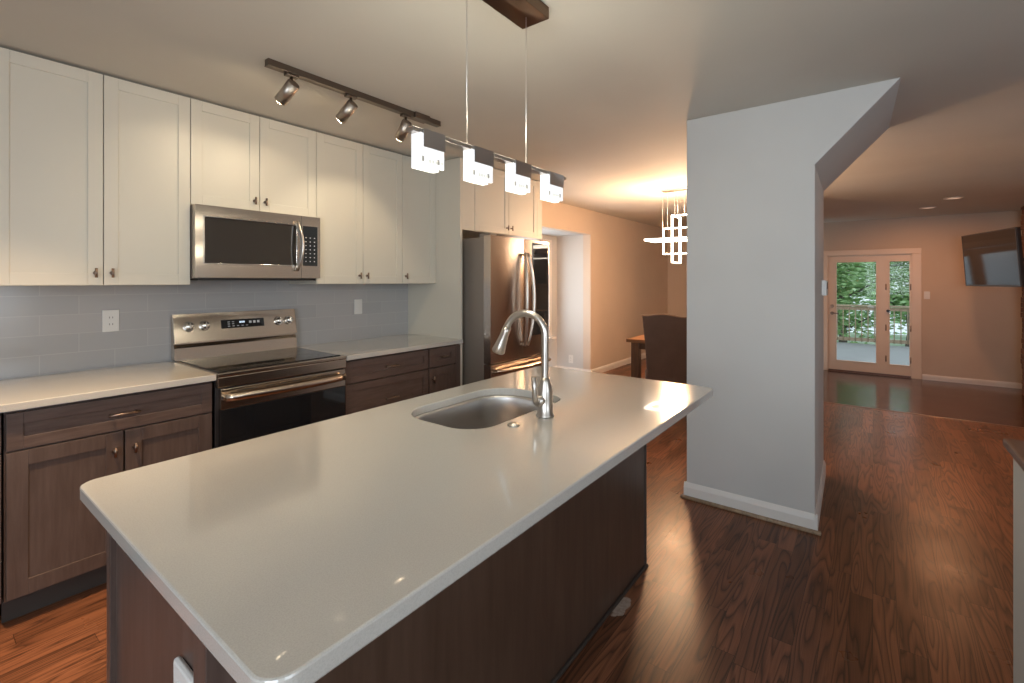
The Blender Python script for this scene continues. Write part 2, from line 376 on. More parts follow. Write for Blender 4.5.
# the free-standing wall end with the slanted top corner
CX0, CX1, CY0, CY1 = 3.12, 4.10, .258, .960
mb = MB().prism([(CY0, 0), (CY1, 0), (CY1, CEIL), (CY0-.372, CEIL), (CY0, 2.050)], CX0, CX1, 'YZ', bev=.004)
for v in mb.bm.verts:
    if v.co.x > 3.6: v.co.y += .027          # the old wall end is not quite square
struct('wall_column', mb, 'wall_paint')

def baseboard(name, x0, y0, x1, y1, side, z=0, h=.095, shoe=False):
    """along the wall line (x0,y0)-(x1,y1); side: unit normal into the room"""
    mb = MB(); d = Vector((x1-x0, y1-y0, 0)); L = d.length; ang = math.atan2(d.y, d.x)
    sgn = 1 if Vector((-d.y, d.x, 0)).dot(Vector((*side, 0))) > 0 else -1
    prof = [(0, 0), (.014, 0), (.014, h-.03), (.011, h-.018), (.008, h-.008), (.004, h), (0, h)]
    pr = [(sgn*a, b) for a, b in prof]
    mb.prism(pr, 0, L, 'YZ')
    me_mat = Matrix.Translation((x0, y0, z)) @ Matrix.Rotation(ang, 4, 'Z')
    bmesh.ops.transform(mb.bm, matrix=me_mat, verts=mb.bm.verts)
    return struct(name, mb, 'trim_paint')
baseboard('baseboard_dining', AX1, YD, 9.5, YD, (0, -1))
baseboard('baseboard_dining_end', 9.5, 1.0, 9.5, YD, (-1, 0))
baseboard('baseboard_alcove', AX1, YD-.014, AX1, AY, (-1, 0))
baseboard('baseboard_alcove_back', AX0, AY, AX1, AY, (0, -1))
baseboard('baseboard_far', XF, YR, XF, DY0-.13, (-1, 0), LOW, .085)
for nm, a in (('baseboard_column_front', (CX0, CY0-.014, CX0, CY1+.014, (-1, 0))), ('baseboard_column_side', (CX0-.014, CY0, CX1, CY0+.027, (0, -1))), ('baseboard_column_rear', (CX0, CY1, CX1, CY1, (0, 1)))):
    baseboard(nm, *a, 0, .10)
struct('trim_2', MB().cyl((CX0-.018, CY0-.03, .006), (CX0-.018, CY1+.03, .006), .013, n=12), 'molding_wood')   # shoe molding at the foot
struct('backsplash_wall', MB().box(-1.2, 2.888, YK-.008, YK, .915, 1.40), 'subway_tile')['kind'] = 'structure'

# patio door
D = bpy.data.objects.new('door_1', None); COL.objects.link(D); D.location = (XF, (DY0+DY1)/2, LOW); D['_w'] = [XF, (DY0+DY1)/2, LOW]; D['kind'] = 'structure'
mb = MB()
for y0, y1 in ((DY0-.12, DY0), (DY1, DY1+.12)): mb.box(XF-.022, XF, y0, y1, LOW, DZ1, bev=.004)
mb.box(XF-.026, XF, DY0-.12, DY1+.12, DZ1, DZ1+.09, bev=.004)
mb.box(XF, XF+.12, DY0, DY0+.012, LOW, DZ1).box(XF, XF+.12, DY1-.012, DY1, LOW, DZ1).box(XF, XF+.12, DY0, DY1, DZ1-.012, DZ1)
mb.build('casing', 'door_white_warmlit', D)
MB().box(XF, XF+.12, DY0, DY1, LOW, LOW+.03, bev=.004).build('threshold', 'cap_wood', D)
def leaf(y0, y1, g0, g1, gz0, gz1, nm):
    m = MB(); xa, xb = XF+.012, XF+.056
    m.prism([(y0, LOW+.032), (y1, LOW+.032), (y1, DZ1-.015), (y0, DZ1-.015)], xa, xb, 'YZ', holes=[[(g0, gz0), (g1, gz0), (g1, gz1), (g0, gz1)]])
    for a, b, c, d in ((g0-.018, g0, gz0-.018, gz1+.018), (g1, g1+.018, gz0-.018, gz1+.018), (g0, g1, gz0-.018, gz0), (g0, g1, gz1, gz1+.018)): m.box(xa-.008, xa, a, b, c, d, bev=.003)
    l = m.build(nm, 'door_white_warmlit', D)
    B(xa+.02, xa+.026, g0-.004, g1+.004, gz0-.004, gz1+.004).build('pane', 'pane_glass', l)
    return l
l1 = leaf(-.168, DY1-.014, -.040, .512, .010, 1.725, 'door_leaf')
l2 = leaf(DY0+.014, -.180, -.475, -.222, .010, 1.725, 'side_leaf')
B(XF+.006, XF+.06, -.186, -.162, LOW+.03, DZ1-.012, bev=.002).build('astragal', 'door_white_warmlit', D)
mb = MB().cyl((XF+.012, .575, .833), (XF-.004, .575, .833), .028, n=16).cyl((XF-.004, .575, .833), (XF-.045, .575, .833), .010, n=12).tube([(XF-.045, .585, .833), (XF-.05, .55, .833), (XF-.045, .48, .835)], [.012, .011, .008])
mb.build('lever_handle', 'bronze_pull', l1)
MB().cyl((XF+.012, .575, .957), (XF-.012, .575, .957), .028, n=16).box(XF-.024, XF-.012, .57, .58, .945, .969).build('deadbolt', 'bronze_pull', l1)
MB().cyl((XF+.012, -.20, .90), (XF-.03, -.20, .90), .024, n=16).build('knob', 'dark_metal', l2)
for z in (.1, .62, 1.3):
    MB().cyl((XF+.006, -.172, z-.05), (XF+.006, -.172, z+.05), .009, n=8).build('hinge', 'bronze_pull', l1)
    MB().cyl((XF+.006, DY0+.012, z-.05), (XF+.006, DY0+.012, z+.05), .009, n=8).build('hinge', 'bronze_pull', l2)

# ================================================================== OUTDOORS
DZ = -.30
mb = MB()
for i in range(58):
    mb.box(10.26+i*.098, 10.26+i*.098+.09, -5, 5, DZ-.03, DZ)
struct('ground_deck', mb, 'deck_wood')
RX = 15.7
rl = thing('deck_railing', 'weathered wooden railing with slim balusters along the deck outside the glass doors', 'railing', (RX, 0, DZ))
B(RX-.07, RX+.07, -5, 5, .72, .76, bev=.005).build('top_rail', 'rail_wood', rl)
B(RX-.02, RX+.02, -5, 5, .62, .71, bev=.004).build('upper_rail', 'rail_wood', rl)
B(RX-.02, RX+.02, -5, 5, -.21, -.12, bev=.004).build('lower_rail', 'rail_wood', rl)
for y in (-4.2, -2.4, -.1, 2.2, 4.4): B(RX-.05, RX+.05, y-.05, y+.05, DZ, .72, bev=.004).build('post', 'rail_wood_upright', rl)
k = 0; y = -3.0
while y < 2.8:
    MB().cyl((RX-.03, y, -.22), (RX-.03, y, .68), .011, n=8).build('baluster', 'rail_wood_upright', rl); y += .135
struct('ground_lawn', B(10.2, 42, -60, 60, -2.4, -2.3), 'lawn')
struct('ground_lake', B(42, 190, -120, 120, -2.42, -2.32), 'lake_water')
def tree(x, y, h, cr, label, seed, low=.42, nl=9000):
    r = random.Random(seed); T = thing('tree', label, 'tree', (x, y, -2.3), 'trees beyond the deck railing')
    tr = MB(); top = Vector((x+r.uniform(-.3, .3), y+r.uniform(-.3, .3), -2.3+h*.8))
    base = Vector((x, y, -2.3)); pts = [base+(top-base)*k/6+Vector((r.uniform(-.12, .12), r.uniform(-.12, .12), 0))*(k > 0) for k in range(7)]
    tr.tube(pts, [.2*(1-.12*k) for k in range(7)], 9); tr.build('trunk', 'bark', T)
    bb = MB(); ends = []
    for k in range(13):
        f = low+(.95-low)*k/12; p = base+(top-base)*f; a = r.uniform(0, 2*PI); L = cr*r.uniform(.6, 1.0)
        q = p+Vector((math.cos(a)*L, math.sin(a)*L, L*r.uniform(.15, .5))); mid = (p+q)/2+Vector((0, 0, -.1*L))
        bb.tube([p, mid, q], [.06, .04, .015], 6); ends += [q, mid, (q+mid)/2]
        for _ in range(2):
            q2 = mid+Vector((r.uniform(-1, 1), r.uniform(-1, 1), r.uniform(0, .8)))*L*.5; bb.tube([mid, q2], [.03, .01], 5); ends.append(q2)
    bb.build('branches', 'bark', T)
    lm = bmesh.new()
    for _ in range(nl):
        e = r.choice(ends); p = e+Vector((r.gauss(0, .42), r.gauss(0, .42), r.gauss(0, .3)))
        s_ = r.uniform(.04, .085); R_ = Matrix.Rotation(r.uniform(0, 6.3), 3, 'Z') @ Matrix.Rotation(r.uniform(-1.2, 1.2), 3, 'X')
        vs = [lm.verts.new(p+R_ @ Vector(c)*s_) for c in ((-1.4, 0, 0), (0, -.7, .1), (1.5, 0, 0), (0, .7, .1))]; lm.faces.new(vs)
    f = MB(); f.bm.free(); f.bm = lm; f.build('foliage', 'leaves', T); return T
tree(18.4, 1.0, 6.6, 1.35, 'leafy green tree filling the left half of the wide door pane', 3)
tree(22.9, -1.2, 6.8, 1.5, 'leafy green tree filling the narrow door pane', 5)
tree(28.5, 1.2, 8.0, 2.0, 'paler tree farther off seen between the two leafy trees', 14)
tree(28, 7.2, 8.0, 2.0, 'taller paler tree farther off, leftmost of the trees', 8)
tree(28, -6.2, 8.0, 2.0, 'taller tree farther off, rightmost of the trees', 11)

# ================================================================== KITCHEN CABINETRY
def shaker(mb, x0, x1, z0, z1, y, th=.02, fr=.057, rec=.006, bev=.0015):
    """frame-and-panel front facing -Y, face plane y"""
    fr = min(fr, .32*(z1-z0), .32*(x1-x0))
    mb.box(x0, x0+fr, y, y+th, z0, z1, bev=bev).box(x1-fr, x1, y, y+th, z0, z1, bev=bev)
    mb.box(x0+fr, x1-fr, y, y+th, z1-fr, z1, bev=bev).box(x0+fr, x1-fr, y, y+th, z0, z0+fr, bev=bev)
    mb.box(x0+fr-.002, x1-fr+.002, y+rec, y+th-.002, z0+fr-.002, z1-fr+.002)
    return mb
def knob(x, z, y, par):      # small upright T-bar knob
    MB().cyl((x, y, z), (x, y-.022, z), .005, n=10).cyl((x, y-.024, z-.023), (x, y-.024, z+.023), .0058, n=10).cyl((x, y, z), (x, y-.003, z), .009, n=12).build('handle', 'bronze_pull', par)
def pull(x, z, y, par, L=.11):
    MB().cyl((x-L/2, y-.028, z), (x+L/2, y-.028, z), .0058, n=10).cyl((x-L*.36, y, z), (x-L*.36, y-.028, z), .0045, n=8).cyl((x+L*.36, y, z), (x+L*.36, y-.028, z), .0045, n=8).build('handle', 'bronze_pull', par)

YU, UZ0, UZ1 = 3.04, 1.378, 2.428
def upper(label, x0, x1, doors, z0=UZ0, yf=YU, xw0=None):
    T = thing('wall_cabinet', label, 'cabinet', ((x0+x1)/2, YK-.15, z0), 'white upper kitchen cabinets')
    mb = MB().box(x0+.0015, x1-.0015, yf+.021, YK-.009, z0, UZ1)
    mb.build('body', 'cabinet_white', T)
    for a, b, hs in doors:
        d = shaker(MB(), a+.0018, b-.0018, z0+.002, UZ1-.002, yf).build('door', 'cabinet_white', T)
        knob(a+.032 if hs == 'L' else b-.032, z0+.062, yf, d)
    return T
upper('white cabinet with one wide door cut off by the left edge of the photo', -.508, .252, [(-.508, -.128, 'R'), (-.128, .252, 'L')])
upper('two-door white wall cabinet left of the microwave', .254, 1.012, [(.254, .635, 'R'), (.635, 1.012, 'L')])
upper('short two-door white wall cabinet directly above the microwave', 1.012, 1.765, [(1.012, 1.388, 'R'), (1.388, 1.765, 'L')], z0=1.832)
upper('two-door white wall cabinet right of the microwave', 1.765, 2.515, [(1.765, 2.140, 'R'), (2.140, 2.515, 'L')])
upper('narrow single-door white wall cabinet beside the tall white panel', 2.515, 2.884, [(2.515, 2.884, 'L')])
struct('gap_shadow_strip', MB().box(-.55, 2.884, YU+.035, YK-.01, UZ1, CEIL-.0005), 'gap_shadow')  # dark strip standing in for the shadow gap above the wall cabinets
# refrigerator surround
YC = 2.75
T = thing('refrigerator_cabinet', 'white cabinet over the refrigerator with tall side panel reaching the floor', 'cabinet', (3.5, 3.1, 0))
B(2.886, 2.912, YC, YK-.002, 0, UZ1+.008, bev=.001).build('side_panel', 'cabinet_white', T)
B(2.912, 4.12, YC+.021, YK-.002, 1.835, UZ1+.006).build('body', 'cabinet_white', T)
B(2.914, 3.068, YC+.002, YC+.021, 1.835, UZ1+.006, bev=.001).build('filler', 'cabinet_white', T)
B(4.032, 4.12, YC+.002, YC+.021, 1.835, UZ1+.006, bev=.001).build('filler', 'cabinet_white', T)
for a, b, hs in ((3.070, 3.552, 'R'), (3.552, 4.030, 'L')):
    d = shaker(MB(), a+.0018, b-.0018, 1.839, UZ1-.002, YC).build('door', 'cabinet_white', T)
    knob(a+.032 if hs == 'L' else b-.032, 1.90, YC, d)

YB = 2.745
CT0, CT1 = .882, .914
def base(label, x0, x1, drawers, doors, end=None):
    T = thing('base_cabinet', label, 'cabinet', ((x0+x1)/2, 3.08, 0), 'brown lower kitchen cabinets')
    B(x0+.001, x1-.001, YB+.021, YK-.01, .11, CT0-.001).build('body', 'brown_wood_upright', T)
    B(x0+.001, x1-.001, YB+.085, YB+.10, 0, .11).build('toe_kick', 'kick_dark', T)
    for a, b, z0, z1 in drawers:
        d = shaker(MB(), a+.002, b-.002, z0, z1, YB, fr=.05, rec=.008).build('drawer', 'brown_wood', T)
        pull((a+b)/2, (z0+z1)/2, YB, d, .115 if b-a > .4 else .06)
    for a, b, z0, z1, hs in doors:
        d = shaker(MB(), a+.002, b-.002, z0, z1, YB, fr=.062, rec=.008).build('door', 'brown_wood_upright', T)
        knob(a+.035 if hs == 'L' else b-.035, z1-.085, YB, d)
    return T
base('brown cabinet at the left edge of the photo, mostly cut off', -.52, .262, [(-.52, .262, .718, .868)], [(-.52, -.13, .12, .710, 'R'), (-.13, .262, .12, .710, 'L')])
base('brown cabinet left of the range with one wide drawer over two doors', .268, 1.018, [(.272, 1.014, .718, .868)], [(.272, .646, .12, .710, 'R'), (.650, 1.014, .12, .710, 'L')])
base('brown cabinet right of the range with stacked wide drawers', 1.795, 2.53, [(1.797, 2.526, .722, .868), (1.797, 2.526, .425, .714), (1.797, 2.526, .12, .417)], [])
T = base('narrow brown cabinet beside the refrigerator panel with small drawer over door', 2.53, 2.884, [(2.534, 2.826, .722, .868)], [(2.534, 2.826, .12, .714, 'L')])
B(2.828, 2.884, YB+.002, YB+.021, .12, .868, bev=.001).build('filler', 'brown_wood_upright', T)
# counters
def counter(label, x0, x1):
    return tag(MB().box(x0, x1, 2.715, YK-.009, CT0, CT1, bev=.003).build('countertop', 'quartz'), label, 'countertop', 'pale stone counters on the brown cabinets')
counter('pale stone countertop left of the range', -.52, 1.022)
counter('pale stone countertop between the range and the tall white panel', 1.790, 2.885)

# outlets ------------------------------------------------------------
def outlet(label, c, normal, kind='outlet', w=.074, h=.122, nm='wall_outlet', cat='outlet'):
    """plate centred at c on a wall whose outward normal is '-Y' or '-X'"""
    T = thing(nm, label, cat, c)
    def bx(u0, u1, d0, d1, z0, z1, bev=0):
        if normal == '-Y': return B(c[0]+u0, c[0]+u1, c[1]-d1, c[1]-d0, c[2]+z0, c[2]+z1, bev=bev)
        return B(c[0]-d1, c[0]-d0, c[1]-u1, c[1]-u0, c[2]+z0, c[2]+z1, bev=bev)
    bx(-w/2, w/2, 0, .006, -h/2, h/2, .0025).build('plate', 'plastic_white', T)
    if kind == 'outlet':
        bx(-.018, .018, .006, .008, -.035, .035, .001).build('receptacle', 'plastic_white', T)
        for z in (-.019, .019):
            for u in (-.007, .007): bx(u-.0014, u+.0014, .008, .0086, z-.005, z+.005).build('slot', 'outlet_slot', T)
    else:
        bx(-.016, .016, .006, .009, -.033, .033, .002).build('rocker', 'plastic_white', T)
    return T
outlet('white outlet on the tiles left of the range', (.744, YK-.008, 1.176), '-Y')
outlet('white outlet on the tiles right of the range', (2.353, YK-.008, 1.186), '-Y', 'rocker')
outlet('white outlet low on the side of the window alcove', (AX1, 3.63, .22), '-X')
outlet('white light switch beside the glass patio doors', (XF, -.69, 1.17), '-X', 'rocker', nm='light_switch', cat='switch')

# ================================================================== MICROWAVE
mx0, mx1, mz0, mz1, my = 1.016, 1.762, 1.415, 1.828, 2.985
T = thing('microwave_oven', 'stainless steel microwave mounted over the range under the white cabinet', 'microwave', ((mx0+mx1)/2, 3.2, mz0))
B(mx0, mx1, my+.045, YK-.01, mz0, mz1, bev=.003).build('body', 'fridge_side', T)
dx1 = 1.628
d = MB().prism([(mx0, mz0+.004), (dx1, mz0+.004), (dx1, mz1), (mx0, mz1)], my, my+.045, 'XZ', holes=[[(mx0+.045, mz0+.085), (dx1-.03, mz0+.085), (dx1-.03, mz1-.065), (mx0+.045, mz1-.065)]]).build('door', 'steel_horizontal', T)
B(mx0+.043, dx1-.028, my+.004, my+.03, mz0+.083, mz1-.063).build('window', 'smoked_glass', d)
f = MB()
for a in ((mx0+.040, mx0+.047, mz0+.080, mz1-.060), (dx1-.033, dx1-.026, mz0+.080, mz1-.060), (mx0+.047, dx1-.033, mz0+.080, mz0+.087), (mx0+.047, dx1-.033, mz1-.067, mz1-.060)): f.box(a[0], a[1], my-.002, my+.004, a[2], a[3], bev=.001)
f.build('window_trim', 'chrome', d)
hp = [(dx1-.035+.012*math.sin(PI*k/12), my-.012-.045*math.sin(PI*k/12), mz0+.055+(mz1-mz0-.10)*k/12) for k in range(13)]
MB().tube(hp, .0155, 12, flat=(1.1, .7)).cyl((hp[0][0], my, hp[0][2]+.006), (hp[0][0], my-.02, hp[0][2]+.006), .009).cyl((hp[-1][0], my, hp[-1][2]-.006), (hp[-1][0], my-.02, hp[-1][2]-.006), .009).build('handle', 'nickel', d)
cp = MB().prism([(dx1+.002, mz0+.004), (mx1, mz0+.004), (mx1, mz1), (dx1+.002, mz1)], my, my+.045, 'XZ').build('control_panel', 'steel_horizontal', T)
B(dx1+.012, mx1-.022, my-.003, my, mz0+.085, mz1-.065).build('keypad', 'black_glass', cp)
for r_ in range(7):
    for c_ in range(3):
        x = dx1+.03+c_*.030; z = mz0+.115+r_*.026
        B(x-.0035, x+.0035, my-.0038, my-.003, z-.003, z+.003).build('button', 'display_mark', cp)
B(mx0+.02, mx1-.02, my+.02, my+.30, mz0-.012, mz0, bev=.002).build('vent_grille', 'dark_metal', T)

# ================================================================== RANGE
rx0, rx1 = 1.028, 1.786; yf = 2.72
T = thing('electric_range', 'stainless steel electric range with black glass oven door between brown cabinets', 'stove', ((rx0+rx1)/2, 3.05, 0))
B(rx0, rx1, yf+.03, 3.395, .02, .895, bev=.003).build('body', 'dark_metal', T)
# cooktop: steel rim and black glass
B(rx0, rx1, yf-.006, 3.34, .895, .915, bev=.004).build('cooktop_rim', 'steel_horizontal', T)
ck = B(rx0+.018, rx1-.018, yf+.035, 3.325, .915, .920, bev=.002).build('cooktop_glass', 'black_glass', T)
t = NT('burner_ring'); t.set(color=(.07, .065, .06), rough=.25)
for bx_, by_, br_ in ((1.22, 2.90, .115), (1.60, 2.90, .09), (1.22, 3.17, .075), (1.60, 3.17, .10)):
    m = MB(); n = 40
    for rr in (br_, br_*.62):
        a = bmesh.new(); i_ = [a.verts.new((bx_+(rr-.0018)*math.cos(2*PI*k/n), by_+(rr-.0018)*math.sin(2*PI*k/n), .9204)) for k in range(n)]; o_ = [a.verts.new((bx_+rr*math.cos(2*PI*k/n), by_+rr*math.sin(2*PI*k/n), .9204)) for k in range(n)]
        for k in range(n): a.faces.new((i_[k], o_[k], o_[(k+1) % n], i_[(k+1) % n]))
        m._add(a)
    m.build('burner_ring', 'burner_ring', T)
# front fascia, door, handle, drawer
B(rx0, rx1, yf-.004, yf+.03, .838, .894, bev=.004).build('front_fascia', 'steel_horizontal', T)
d = B(rx0+.016, rx1-.004, yf, yf+.035, .722, .829, bev=.003).build('oven_door', 'steel_horizontal', T)
B(rx0+.016, rx1-.004, yf-.001, yf+.033, .215, .7215, bev=.003).build('oven_glass', 'black_glass', d)
B(rx0+.003, rx1-.003, yf-.0015, yf+.03, .16, .213, bev=.003).build('door_foot', 'steel_horizontal', d)
hp = []
for k in range(17):
    s_ = k/16; hp.append((rx0+.03+(rx1-rx0-.06)*s_, yf-.028-.035*math.sin(PI*s_)**.6, .786))
MB().tube(hp, .0185, 14, flat=(.8, 1.1)).box(rx0+.018, rx0+.046, yf-.034, yf+.001, .776, .797, bev=.004).box(rx1-.046, rx1-.018, yf-.034, yf+.001, .776, .797, bev=.004).build('handle', 'steel_horizontal', d)
for k in range(4):
    x = rx0+.15+k*.155; B(x-.058, x+.058, yf-.0012, yf+.002, .808, .813).build('vent_slot', 'black_plastic', d)
B(rx0+.003, rx1-.003, yf+.004, yf+.03, .035, .152, bev=.004).build('storage_drawer', 'steel_horizontal', T)
# backguard
sl = .035
gb = MB().prism([(3.335, .918), (3.395, .918), (3.405, 1.186), (3.375, 1.190), (3.358, 1.012), (3.345, .99)], rx0, rx1, 'YZ').build('backguard', 'steel_horizontal', T)
cpn = MB().prism([(3.335, 1.022), (3.36, 1.018), (3.398, 1.192), (3.372, 1.196)], rx0-.002, rx1+.002, 'YZ', bev=.003).build('control_panel', 'steel_horizontal', T)
def onp(z): return 3.335+(z-1.022)/(1.196-1.022)*.037
ang = math.atan2(.037, .174)
def panel_mat(x, z): return Matrix.Translation((x, onp(z), z)) @ Matrix.Rotation(-ang, 4, 'X')
def pb(x, z, hw, hh, d0, d1, nm, mat, par, bev=0): MB().box(-hw, hw, -d1, -d0, -hh, hh, bev=bev, mat=panel_mat(x, z)).build(nm, mat, par)
disp = MB().box(-.135, .135, -.002, 0, -.028, .028, mat=panel_mat(1.425, 1.118)).build('display', 'black_glass', cpn)
for k in range(3): pb(1.405+k*.012, 1.127, .004, .006, .002, .0026, 'digit', 'display_light', disp)
for k in range(5): pb(1.335+k*.028, 1.104, .007, .002, .002, .0026, 'mark', 'display_mark', disp)
for k in range(2):
    for j in range(2): pb(1.335+k*.026, 1.118+j*.013, .007, .002, .002, .0026, 'mark', 'display_mark', disp)
for k in range(3): pb(1.470+k*.026, 1.124, .008, .008, .002, .0024, 'mark', 'display_mark', disp)
for x in (1.105, 1.193, 1.660, 1.733):
    kn = MB().lathe([(.031, 0), (.031, .004), (.026, .006)], (0, 0, 0), 28); kn.lathe([(.023, .006), (.0225, .028), (.019, .033), (.004, .034)], (0, 0, 0), 28); kn.box(-.003, .003, -.021, .021, .033, .039, bev=.001)
    bmesh.ops.transform(kn.bm, matrix=panel_mat(x, 1.118) @ Matrix.Rotation(PI/2, 4, 'X'), verts=kn.bm.verts)
    kn.build('knob', 'chrome', T)

# ================================================================== REFRIGERATOR
fx0, fx1, fyf, fyc = 2.985, 3.862, 2.497, 2.575
T = thing('refrigerator', 'stainless steel french-door refrigerator beside the tall white panel', 'refrigerator', ((fx0+fx1)/2, 2.95, 0))
B(fx0+.004, fx1-.004, fyc+.004, 3.36, .03, 1.765, bev=.004).build('body', 'fridge_side', T)
xm = 3.452
def fdoor(x0, x1, z0, z1, nm):
    m = MB(); n = 10; poly = []
    for k in range(n+1):
        s_ = k/n; poly.append((x0+(x1-x0)*s_, fyf-.010*math.sin(PI*s_)+.004))
    poly += [(x1, fyc), (x0, fyc)]
    return m.prism(poly, z0, z1, 'XY', bev=.004).build(nm, 'steel_vertical', T)
dl = fdoor(fx0, xm-.003, .712, 1.780, 'door'); dr = fdoor(xm+.003, fx1, .712, 1.780, 'door')
fz = fdoor(fx0, fx1, .06, .702, 'freezer_drawer')
B(3.575, 3.835, fyf-.0115, fyf+.004, .90, 1.752, bev=.002).build('glass_panel', 'mirror_glass', dr)
for sgn, dd in ((-1, dl), (1, dr)):
    pts = []
    for k in range(19):
        s_ = k/18; b_ = math.sin(PI*s_)
        pts.append((xm+sgn*(.022+.033*b_), fyf-.022-.050*b_**.7, .835+(1.665-.835)*s_-.015))
    MB().tube(pts, [.011+.004*math.sin(PI*k/18) for k in range(19)], 12, flat=(1.15, .8)).cyl((pts[0][0], fyf, pts[0][2]+.01), (pts[0][0], fyf-.028, pts[0][2]+.01), .010).cyl((pts[-1][0], fyf, pts[-1][2]-.01), (pts[-1][0], fyf-.028, pts[-1][2]-.01), .010).build('handle', 'nickel', dd)
pts = [(fx0+.04+(fx1-fx0-.08)*k/16, fyf-.020-.055*math.sin(PI*k/16)**.7, .650) for k in range(17)]
MB().tube(pts, .021, 12, flat=(1.35, .8)).cyl((pts[0][0]+.01, fyf, .64), (pts[0][0]+.01, fyf-.03, .64), .012).cyl((pts[-1][0]-.01, fyf, .64), (pts[-1][0]-.01, fyf-.03, .64), .012).build('handle', 'steel_horizontal', fz)
B(fx0+.01, fx0+.10, fyf+.02, fyc+.06, 1.766, 1.795, bev=.004).build('hinge_cover', 'fridge_side', T)
B(fx1-.10, fx1-.01, fyf+.02, fyc+.06, 1.766, 1.795, bev=.004).build('hinge_cover', 'fridge_side', T)
B(fx0+.02, fx1-.02, fyc, fyc+.05, .0, .06).build('base_grille', 'black_plastic', T)

# ================================================================== ISLAND
IX0, IX1, IY0, IY1 = .267, 2.272, .570, 1.523
bx0, bx1, by0, by1 = .316, 2.245, .888, 1.487
T = thing('kitchen_island', 'dark brown kitchen island base under the long pale stone top', 'island', ((bx0+bx1)/2, (by0+by1)/2, 0))
# open-topped carcass so the sink bowl hangs free inside
B(bx0+.012, bx0+.03, by0+.01, by1-.03, 0, CT0-.001).build('end_panel', 'brown_wood_upright', T)
B(bx1-.02, bx1, by0, by1, 0, CT0-.001, bev=.001).build('end_panel', 'island_wood', T)
B(bx0+.03, bx1-.02, by0, by0+.018, 0, CT0-.001).build('back_panel', 'island_wood', T)
B(bx0, bx0+.055, by0-.004, by0+.05, 0, CT0-.001, bev=.002).build('corner_post', 'brown_wood_upright', T)
B(bx0, bx0+.022, by1-.03, by1, 0, CT0-.001, bev=.002).build('corner_post', 'brown_wood_upright', T)
B(bx1-.012, bx1+.004, by0-.004, by0+.014, 0, CT0-.001, bev=.002).build('corner_post', 'kick_dark', T)
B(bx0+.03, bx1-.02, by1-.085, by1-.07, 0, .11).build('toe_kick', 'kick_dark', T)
B(bx0+.03, bx1-.02, by0+.02, by1-.022, .11, .13).build('bottom_panel', 'island_wood', T)
MB().cyl((bx0+.03, by0-.006, .007), (bx1, by0-.006, .007), .008, n=8).build('shoe_molding', 'kick_dark', T)
xa = bx0+.03
for i in range(4):
    xb = xa+(bx1-.02-bx0-.03)/4
    d = shaker(MB(), xa+.002, xb-.002, .12, .87, by1-.02, fr=.062, rec=.008)
    # fronts on the kitchen side face +Y
    bmesh.ops.transform(d.bm, matrix=Matrix.Translation((0, 2*(by1-.01), 0)) @ Matrix.Diagonal((1, -1, 1, 1)), verts=d.bm.verts); bmesh.ops.reverse_faces(d.bm, faces=d.bm.faces)
    dd = d.build('door', 'brown_wood_upright', T)
    hx = xb-.035 if i % 2 == 0 else xa+.035
    MB().cyl((hx, by1, .78), (hx, by1+.022, .78), .005, n=10).cyl((hx, by1+.024, .757), (hx, by1+.024, .803), .0058, n=10).build('handle', 'bronze_pull', dd)
    xa = xb
# outlet on the end panel
oc = (bx0+.0115, .985, .635)
O = thing('island_outlet', 'white outlet on the end panel of the island', 'outlet', oc)
B(oc[0]-.014, oc[0], oc[1]-.045, oc[1]+.045, oc[2]-.068, oc[2]+.068, bev=.006).build('plate', 'plastic_white', O)
for z in (-.024, .024): B(oc[0]-.0155, oc[0]-.0138, oc[1]-.017, oc[1]+.017, oc[2]+z-.016, oc[2]+z+.016, bev=.001).build('receptacle', 'plastic_white', O)
for z in (-.024, .024):
    for u in (-.007, .007): B(oc[0]-.0162, oc[0]-.0153, oc[1]+u-.0014, oc[1]+u+.0014, oc[2]+z-.005, oc[2]+z+.006).build('slot', 'outlet_slot', O)

def rrect(x0, x1, y0, y1, r, n=8):
    out = []
    rs = r if isinstance(r, (list, tuple)) else [r]*4
    for (cx, cy, a0), rr in zip(((x1, y1, 0), (x0, y1, PI/2), (x0, y0, PI), (x1, y0, 3*PI/2)), rs):
        ox = cx-rr if cx == x1 else cx+rr; oy = cy-rr if cy == y1 else cy+rr
        for k in range(n+1):
            a = a0+PI/2*k/n; out.append((ox+rr*math.cos(a), oy+rr*math.sin(a)))
    return out
SX0, SX1, SY0, SY1 = 1.125, 1.712, 1.012, 1.392
tag(MB().prism(rrect(IX0, IX1, IY0, IY1, .04), CT0, CT1, 'XY', bev=.004, holes=[rrect(SX0, SX1, SY0, SY1, [.15, .13, .11, .09], 10)]).build('island_countertop', 'quartz'), 'long pale stone countertop with rounded corners on the island', 'countertop')
# sink: double wall bowl
T = thing('undermount_sink', 'stainless steel undermount sink bowl set into the island top', 'sink', ((SX0+SX1)/2, (SY0+SY1)/2, .70))
mb = MB(); t_ = bmesh.new(); rings = []
secs = [(.035, CT0-.0015, .02), (-.004, CT0-.0015, 0), (-.006, CT0-.012, 0), (-.012, .80, 0), (-.020, .72, 0), (-.035, .69, 0), (-.07, .680, 0)]
for off, z, dr_ in secs:
    rings.append([t_.verts.new((x, y, z)) for x, y in rrect(SX0-off, SX1+off, SY0-off, SY1+off, [max(.03, q+off) for q in (.15, .13, .11, .09)], 10)])
for a, b in zip(rings, rings[1:]):
    n = len(a)
    for k in range(n):
        f = t_.faces.new((a[k], a[(k+1) % n], b[(k+1) % n], b[k])); f.smooth = True
t_.faces.new(rings[-1]); bmesh.ops.recalc_face_normals(t_, faces=t_.faces)
for f in t_.faces: f.normal_flip()
mb._add(t_); bowl = mb.build('bowl', 'steel_sink', T)
